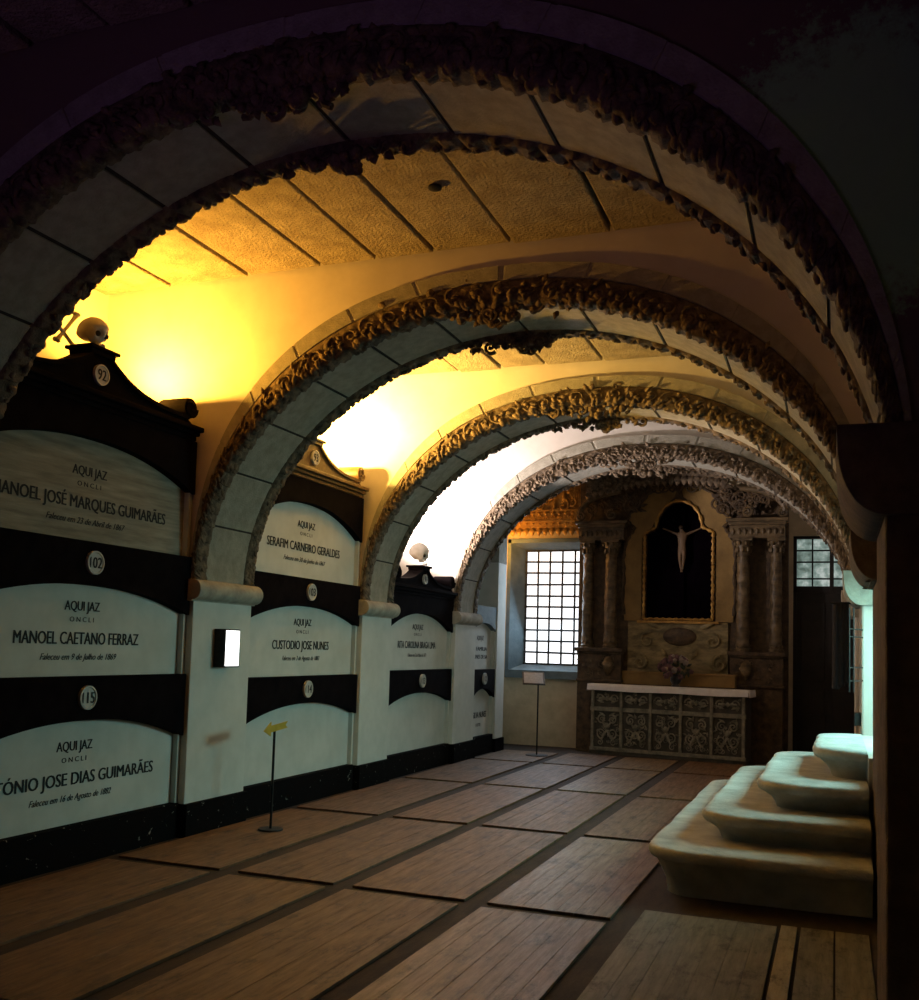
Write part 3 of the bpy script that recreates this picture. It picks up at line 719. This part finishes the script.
# ------------------------------------------------------------------ altar end
def gild_scrolls(mb, boxr, y, n, seed, r0, r1):
    random.seed(seed); x0, x1, z0, z1 = boxr
    for i in range(n):
        mb.scroll(random.uniform(x0, x1), y-random.uniform(0, .03), random.uniform(z0, z1), random.uniform(r0, r1), random.uniform(0, 6.3), random.choice((-1, 1)), random.uniform(.9, 1.5), n=14, tail=.04)
        mb.leaf((random.uniform(x0, x1), y, random.uniform(z0, z1)), random.uniform(0, 6.3), random.uniform(r0, r1)*2.1, r0*.55)
YR = 15.78                                                   # face of the retable
rt = thing('carved_retable', (-2.3, YR, 0), 'tall dark carved altarpiece with twin columns and arched black niche', 'altarpiece')
mb = MB(); # back board with arched opening
NX0, NX1, NZ0, NZS, NZT = -2.87, -1.80, 2.14, 3.52, 4.03
mb.box(-3.95, NX0, YR, YB-.01, 0, 4.55); mb.box(NX1, -.68, YR, YB-.01, 0, 4.2); mb.box(NX0, NX1, YR, YB-.01, 0, NZ0)
n = 24; arcp = [(NX0, NZS)]+[((NX0+NX1)/2-.36*cos(pi*i/n), NZS+.09+(NZT-NZS-.09)*sin(pi*i/n)) for i in range(n+1)]+[(NX1, NZS)]
poly = arcp+[(NX1, 4.6), (NX0, 4.6)]
vs = []
for i, (x, z) in enumerate(arcp): vs += [(x, YR, z), (x, YR, 4.6), (x, YB-.01, z), (x, YB-.01, 4.6)]
mb.add(vs, [(4*i, 4*i+4, 4*i+5, 4*i+1) for i in range(len(arcp)-1)]+[(4*i, 4*i+4, 4*i+6, 4*i+2) for i in range(len(arcp)-1)])
build('back_board', mb, 'wood_dark', rt, smooth=False)
mb = MB(); mb.box(NX0-.05, NX1+.05, YB-.012, YB-.004, NZ0-.05, 4.2); build('niche_back', mb, 'void', rt, smooth=False)
# ochre panels either side and above the niche, wavy outer edge
def och(side):
    pts = [(0, 2.11), (0, 3.45), (.16, 3.62), (.30, 3.92), (.52, 4.10), (.54, 4.22)] 
    o_ = [(.54, 4.33), (.30, 4.30), (.08, 4.15), (-.06, 3.98), (-.20, 3.85), (-.24, 3.72), (-.12, 3.60), (-.19, 3.5), (-.27, 3.35), (-.30, 3.1), (-.28, 2.8), (-.30, 2.5), (-.27, 2.11)]
    P0 = [(NX0-.045+a, b) for a, b in pts+o_]
    if side < 0: P0 = [(NX0+NX1-x, z) for x, z in P0]
    return P0
for sd in (1, -1):
    mb = MB(); mb.prism(och(sd), 'Y', YR-.03, YR-.002); build('ochre_panel', mb, 'panel', rt, smooth=False, bevel=.004)
    mb = MB(); e = och(sd)[6:]; e = [(x, YR-.035, z) for x, z in e]; 
    fine = []
    for a, b in zip(e[:-1], e[1:]):
        for q in range(4): fine.append(tuple(Vector(a).lerp(Vector(b), q/4)))
    mb.tube(fine, [.028+.012*sin(i*2.2) for i in range(len(fine))], 7); build('panel_beading', mb, 'wood_dark', rt)
# niche frame
fr = [(NX0, NZ0)]+arcp+[(NX1, NZ0), (NX0, NZ0)]
fine = []
for a, b in zip(fr[:-1], fr[1:]):
    d = max(1, int(sqrt((b[0]-a[0])**2+(b[1]-a[1])**2)/.03))
    for q in range(d): fine.append((a[0]+(b[0]-a[0])*q/d, YR-.045, a[1]+(b[1]-a[1])*q/d))
fine.append((NX0, YR-.045, NZ0))
mb = MB(); mb.tube(fine, [.024+.009*sin(i*1.9) for i in range(len(fine))], 8)
for i in range(0, len(fine), 7): 
    if fine[i][0] > -2.4: mb.scroll(fine[i][0], YR-.06, fine[i][2], .03, i, 1, 1.1, n=10)
build('niche_frame', mb, 'gilt', rt)
# columns
def column(x, y, r):
    zb, zt = 1.66, 3.12
    mb = MB(); mb.lathe([(r*1.25, 0), (r*1.3, .04), (r*1.05, .06), (r*1.12, .09), (r, .12), (r, .5), (r*.97, 1.0), (r*.86, zt-zb)], (x, y, zb), 28, 'Z',
        lambda a, h: .009*sin(3*a+h*26)+.006*sin(9*a-h*37)+.005*sin(h*80+a*5))
    c = build('column', mb, 'marble', rt, ang=80)
    mb = MB(); mb.lathe([(r*.9, 0), (r*1.0, .02), (r*.92, .04), (r*1.0, .12), (r*1.35, .24)], (x, y, zt), 20)
    for q in range(8):
        a = q*pi/4; mb.ell((x+r*1.12*cos(a), y+r*1.12*sin(a), zt+.10), (.022, .022, .05), 8); mb.ell((x+r*1.35*cos(a+.39), y+r*1.35*sin(a+.39), zt+.2), (.024, .024, .035), 8)
    mb.box(x-r*1.5, x+r*1.5, y-r*1.5, min(YR, y+r*1.5), zt+.235, zt+.275)
    build('column_capital', mb, 'marble', rt, ang=50)
cols = [(-3.77, YR-.10, .085), (-3.38, YR-.17, .095), (-1.33, YR-.17, .095), (-.85, YR-.10, .085)]
for c in cols: column(*c)
# pedestals, console blocks, entablature blocks
for (xa, xb) in ((-3.93, -3.15), (-1.55, -.70)):
    mb = MB(); mb.box(xa, xb, YR-.30, YR, 1.60, 1.66); mb.box(xa+.03, xb-.03, YR-.27, YR, 1.57, 1.60); mb.box(xa+.04, xb-.04, YR-.22, YR, 1.16, 1.57)
    mb.box(xa+.02, xb-.02, YR-.25, YR, 1.12, 1.16); mb.box(xa+.04, xb-.04, YR-.2, YR, 0, 1.12)
    build('pedestal', mb, 'wood_dark', rt, smooth=False, bevel=.008)
    mb = MB(); xm = xa+.55 if xa < -3 else xb-.57+.0
    mb.leaf((xm, YR-.26, 1.54), -pi/2, .33, .09, .05); 
    for s_ in (-1, 1): mb.scroll(xm+s_*.075, YR-.27, 1.50, .05, pi/2, s_, 1.2, n=14)
    gild_scrolls(mb, (xa+.1, xb-.1, 1.22, 1.50), YR-.235, 6, int(xa*10), .03, .05)
    build('console_ornament', mb, 'marble', rt)
    mb = MB(); mb.box(xa+.02, xb-.02, YR-.24, YR, 3.395, 3.60); mb.box(xa, xb, YR-.28, YR, 3.60, 3.65); mb.box(xa-.03, xb+.03, YR-.32, YR, 3.65, 3.70)
    for q in range(9): 
        x = xa+.07+(xb-xa-.14)*q/8; mb.ell((x, YR-.245, 3.5), (.028, .018, .05), 8)
    build('entablature', mb, 'marble', rt, smooth=False, bevel=.006)
    # curved broken pediment with volutes
    s_ = 1 if xa < -3 else -1; x_out = xa+.02 if s_ > 0 else xb-.02; mb = MB()
    pts = [(x_out+s_*(.72*(1-cos(q*1.5))), YR-.22, 3.80+.38*sin(q*1.5)) for q in [i/14 for i in range(15)]]
    mb.tube(pts, [.05]*15, 8); mb.scroll(x_out+s_*.02, YR-.24, 3.78, .075, pi/2, -s_, 1.6, th=.022); mb.scroll(x_out+s_*.55, YR-.26, 3.80, .085, pi/2, s_, 1.6, th=.024)
    build('volute', mb, 'marble', rt)
mb = MB(); mb.box(-3.12, -1.56, YR-.04, YR-.003, 1.22, 2.10); build('predella_panel', mb, 'predella', rt, smooth=False, bevel=.004)
mb = MB()
mb.ell((-2.30, YR-.05, 1.87), (.26, .05, .145), 32); build('oval_medallion', mb, 'wood_dark', rt)
mb = MB()
for s_ in (-1, 1):
    mb.scroll(-2.3+s_*.50, YR-.06, 1.80, .12, pi/2, -s_, 1.3, th=.022, tail=.08); mb.scroll(-2.3+s_*.62, YR-.07, 1.45, .13, pi/2, s_, 1.3, th=.026)
    mb.leaf((-2.3+s_*.28, YR-.05, 1.68), -pi/2-s_*.5, .2, .04); mb.leaf((-2.3+s_*.3, YR-.05, 2.0), pi/2-s_*1.2, .3, .04)
build('predella_ornament', mb, 'predella', rt)
mb = MB(); mb.box(NX0-.10, NX1+.10, YR-.10, YR, 2.075, 2.115); build('niche_sill', mb, 'gilt', rt, smooth=False, bevel=.006)
# crest carving and hanging valance above
mb = MB(); gild_scrolls(mb, (-3.75, -2.9, 3.85, 4.25), YR-.10, 34, 5, .05, .11); gild_scrolls(mb, (-1.75, -1.0, 3.85, 4.2), YR-.10, 30, 6, .05, .12)
gild_scrolls(mb, (-3.0, -1.6, 4.2, 4.42), YR-.08, 40, 7, .05, .09)
build('crest_carving', mb, 'wood_dark', rt)
mb = MB(); 
for q in range(22):
    x = -3.70+q*.10; zl = 4.33-.30*abs((x+2.4)/1.5)**2.2
    mb.leaf((x, 15.32, zl+.04), -pi/2, .17, .055, .02); mb.ell((x+.05, 15.29, zl+.07), (.022, .02, .022), 8); mb.scroll(x, 15.30, zl+.13, .045, q, 1 if q % 2 else -1, 1.1, n=12)
    mb.scroll(x+.05, 15.30, zl+.22, .04, q+2, 1, 1.1, n=12); mb.box(x-.05, x+.052, 15.31, 15.36, zl+.03, ZC)
o = build('carved_valance', mb, 'carved', None); tag(o, 'carved scalloped canopy fringe hanging over the altarpiece', 'canopy')
# gilded panel over the window
t = thing('gilded_panel', (-4.6, YB-.1, 3.5), 'gilded carved panel with scalloped fringe above the barred window', 'carving')
mb = MB(); mb.box(-5.33, -3.97, YB-.10, YB-.07, 3.60, 4.50); build('board', mb, 'gilt', t, smooth=False)
mb = MB()
for q in range(12):
    x = -5.26+q*.115; mb.leaf((x, YB-.11, 3.66), -pi/2, .15, .05, .018); mb.ell((x, YB-.115, 3.72), (.018, .012, .018), 8); mb.scroll(x, YB-.115, 3.83, .045, q*.0, 1 if q % 2 else -1, 1.2, n=12)
    mb.leaf((x, YB-.11, 3.93), -pi/2, .07, .03, .014)
mb.box(-5.33, -3.97, YB-.13, YB-.10, 3.755, 3.775); mb.box(-5.33, -3.97, YB-.14, YB-.10, 3.93, 3.96)
gild_scrolls(mb, (-5.2, -4.1, 4.02, 4.42), YB-.11, 26, 9, .06, .12)
for q in range(5): mb.leaf((-4.15+q*.035, YB-.12, 4.30), -pi/2, .22-.03*abs(q-2), .018, .012)
build('relief', mb, 'gilt', t)

# crucifix
cx, cyy, cz = -2.30, YR+.13, 2.62
t = thing('crucifix', (cx, cyy, 2.14), 'crucifix with a pale carved figure hanging inside the dark arched niche', 'crucifix')
mb = MB(); mb.box(cx-.03, cx+.03, cyy+.02, cyy+.055, 2.145, 3.93); mb.box(cx-.42, cx+.42, cyy+.02, cyy+.055, 3.55, 3.60); build('cross', mb, 'void', t, smooth=False, bevel=.004)
me = bpy.data.meshes.new('figure')
V = [(0.0, 0, 0), (0, -.02, .13), (0, -.01, .26), (0, -.005, .385), (-.01, -.03, .44), (-.02, -.05, .50),   # pelvis.. neck, head
     (.09, -.0, .37), (.22, 0, .43), (.36, .0, .50), (-.09, -.0, .37), (-.22, 0, .43), (-.36, .0, .50),
     (.045, -.01, -.05), (.045, -.06, -.25), (.012, -.01, -.47), (.01, -.05, -.53), (-.045, -.01, -.05), (-.035, -.06, -.25), (-.012, -.015, -.47), (-.01, -.055, -.53), (.405, 0, .52), (-.405, 0, .52)]
E_ = [(0, 1), (1, 2), (2, 3), (3, 4), (4, 5), (3, 6), (6, 7), (7, 8), (3, 9), (9, 10), (10, 11), (0, 12), (12, 13), (13, 14), (14, 15), (0, 16), (16, 17), (17, 18), (18, 19), (8, 20), (11, 21)]
RR = [.075, .062, .078, .06, .026, .05, .036, .026, .018, .036, .026, .018, .055, .036, .022, .016, .055, .036, .022, .016, .02, .02]
me.from_pydata([(x*.78, y*.7, z*.68+1.10) for x, y, z in V], E_, [])
o = bpy.data.objects.new('figure', me); col.objects.link(o); o.parent = t; o.location = (0, -.02, .02)
me.materials.append(M['flesh'])
sk = o.modifiers.new('skin', 'SKIN'); 
for i, v in enumerate(me.skin_vertices[0].data): v.radius = (RR[i]*1.0, RR[i]*.75); v.use_root = (i == 0)
sk.use_smooth_shade = True; sb = o.modifiers.new('sub', 'SUBSURF'); sb.levels = 2; sb.render_levels = 2
zz = 2.14+.02+1.10
mb = MB(); mb.grid(lambda u, v: (cx+(.060+.008*sin(u*30))*cos(2*pi*u), cyy-.03+(.05+.008*sin(u*30))*sin(2*pi*u), zz+.03-.11*v), 30, 6, True); build('loincloth', mb, 'flesh', t)
mb = MB(); mb.ell((cx-.02, cyy-.045, zz+.355), (.038, .038, .036), 14); build('hair', mb, 'wood_dark', t)

# altar table, cloth, shelf, flowers
AR = radians(-7); AL = Vector((-2.43, 15.25, 0))
def rot(mb):
    c, s = cos(AR), sin(AR); mb.v = [(AL.x+x*c-y*s, AL.y+x*s+y*c, z*1.08) for x, y, z in mb.v]; return mb
t = thing('altar_table', AL, 'stone altar table with carved scroll panels under the white cloth', 'altar')
mb = MB(); W2 = 1.20; mb.box(-W2, W2, .03, .42, .04, .98); mb.box(-W2-.02, W2+.02, .01, .42, 0, .05); build('core', rot(mb), 'antep_dark', t, smooth=False)
mb = MB()
for z0, z1 in ((.05, .10), (.62, .68), (.93, .985)): mb.box(-W2-.01, W2+.01, -.01, .03, z0, z1)
for q in range(6):
    x = -W2+.03+(2*W2-.06)*q/5; mb.box(x-.022, x+.022, -.015, .03, .1, .93)
build('frame', rot(mb), 'antep', t, smooth=False, bevel=.005)
for q in range(5):
    x = -W2+.03+(2*W2-.06)*(q+.5)/5; mb = MB(); up = MB()
    for s_ in (-1, 1):
        mb.scroll(x+s_*.085, .015, .50, .07, pi/2, -s_, 1.5, th=.013); mb.scroll(x+s_*.09, .015, .30, .075, -pi/2, s_, 1.5, th=.013)
        mb.scroll(x+s_*.11, .015, .17, .05, pi/2, s_, 1.3, th=.010); mb.leaf((x, .02, .36), pi/2-s_*.6, .14, .022, .012); mb.leaf((x, .02, .36), -pi/2+s_*.5, .2, .024, .012)
        mb.leaf((x+s_*.03, .02, .55), pi/2-s_*1.1, .12, .018, .01)
        up.scroll(x+s_*.11, .015, .80, .065, 0 if s_ > 0 else pi, s_, 1.4, th=.012); up.leaf((x+s_*.02, .02, .80), 0 if s_ > 0 else pi, .12, .03, .012); up.leaf((x+s_*.05, .02, .74), s_*.3+(0 if s_ > 0 else pi), .14, .018, .01)
    random.seed(60+q)
    for _ in range(16):
        xx, zz_ = x+random.uniform(-.18, .18), random.uniform(.14, .57); mb.scroll(xx, .022, zz_, random.uniform(.022, .04), random.uniform(0, 6), random.choice((-1, 1)), 1.2, n=10, th=.007)
        mb.leaf((x+random.uniform(-.17, .17), .024, random.uniform(.14, .57)), random.uniform(0, 6.3), .07, .013, .008)
    for _ in range(6): up.scroll(x+random.uniform(-.18, .18), .022, random.uniform(.72, .89), random.uniform(.02, .035), random.uniform(0, 6), random.choice((-1, 1)), 1.2, n=10, th=.007)
    mb.ell((x, .012, .41), (.035, .015, .045), 12); up.ell((x, .012, .80), (.03, .015, .035), 12)
    build('carved_panel', rot(mb), 'antep', t); build('frieze_panel', rot(up), 'antep', t)
mb = MB()
def clo(u, v):
    x = -W2-.05+(2*W2+.1)*u
    pr = [(.42, 1.005), (.2, 1.012), (0, 1.012), (-.035, 1.005), (-.045, .98), (-.047, .95), (-.05, .915)]
    k = v*6; i = min(int(k), 5); f = k-i; y = pr[i][0]*(1-f)+pr[i+1][0]*f; z = pr[i][1]*(1-f)+pr[i+1][1]*f
    if v > .6: y += .006*sin(x*23)*(v-.6); z += .012*sin(x*5.3+1)*(v-.6)
    return (x, y, z)
mb.grid(clo, 90, 24)
for sx_ in (-1, 1): mb.grid(lambda u, v: (sx_*(W2+.05+.012*v), -.045+.46*u, 1.01-.10*v), 8, 4)
o = build('altar_cloth', rot(mb), 'cloth'); sm = o.modifiers.new('s', 'SOLIDIFY'); sm.thickness = .008
tag(o, 'white linen cloth lying over the carved altar table', 'cloth')
mb = MB(); mb.box(-1.02, .98, .32, .43, 1.02, 1.20); mb.box(-1.04, 1.0, .30, .43, 1.18, 1.21); tag(build('altar_shelf', rot(mb), 'panel', smooth=False, bevel=.006), 'worn ochre ledge at the back of the altar behind the flowers', 'shelf')
fx, fy = -2.30, 15.38
fz = .075
t = thing('flower_vase', (fx, fy, 1.095), 'dark vase packed with dusty pink and cream flowers on the altar', 'flowers')
mb = MB(); mb.lathe([(0, 0), (.06, 0), (.07, .01), (.05, .03), (.085, .09), (.08, .14), (.055, .17), (.065, .19), (.055, .185), (0, .16)], (fx, fy, 1.097), 20); build('vase', mb, 'vase', t)
random.seed(8)
mb = MB()
for q in range(46):
    a, b = random.uniform(0, 2*pi), random.uniform(-.3, 1.45); r = .17
    p = (fx+r*1.15*cos(a)*cos(b), fy+r*.8*sin(a)*cos(b)-.02, 1.33+r*sin(b)); mb.leaf(p, random.uniform(0, 6.3), .10, .02, .008)
build('foliage', mb, 'leaf', t)
for q in range(38):
    a, b = random.uniform(-pi*.98, -.05), random.uniform(-.45, 1.35); r = .205
    p = Vector((fx+r*1.2*cos(a)*cos(b), fy+r*.75*sin(a)*cos(b)-.03, 1.34+r*1.05*sin(b))); mb = MB(); s_ = random.uniform(.03, .048)
    for k in range(3): 
        rr_ = s_*(1-.28*k); mb.grid(lambda u, v: (p.x+rr_*(1-.25*k)*(.4+.6*v)*cos(2*pi*u)*(1+.14*sin(10*pi*u+k)), p.y-.5*rr_+rr_*.5*v*(1 if k < 1 else .4)-k*.006, p.z+rr_*(.4+.6*v)*sin(2*pi*u)*(1+.14*sin(10*pi*u+k))), 20, 3, True)
    mb.ell(p, (s_*.5, s_*.4, s_*.5), 8)
    build('flower', mb, 'cream' if q % 3 == 0 else 'rose', t)

# flat dark disc added to stand for a small hole in the ceiling
t = thing('ceiling_hole', (-2.46, 5.75, ZC-.02), 'small dark round hook boss in the stone ceiling above the second arch', 'hole')
mb = MB(); mb.lathe([(0, -.012), (.03, -.012), (.045, -.004), (.045, .01)], (-2.46, 5.75, ZC-.02), 14); build('plug', mb, 'iron', t)
bpy.context.view_layer.update()
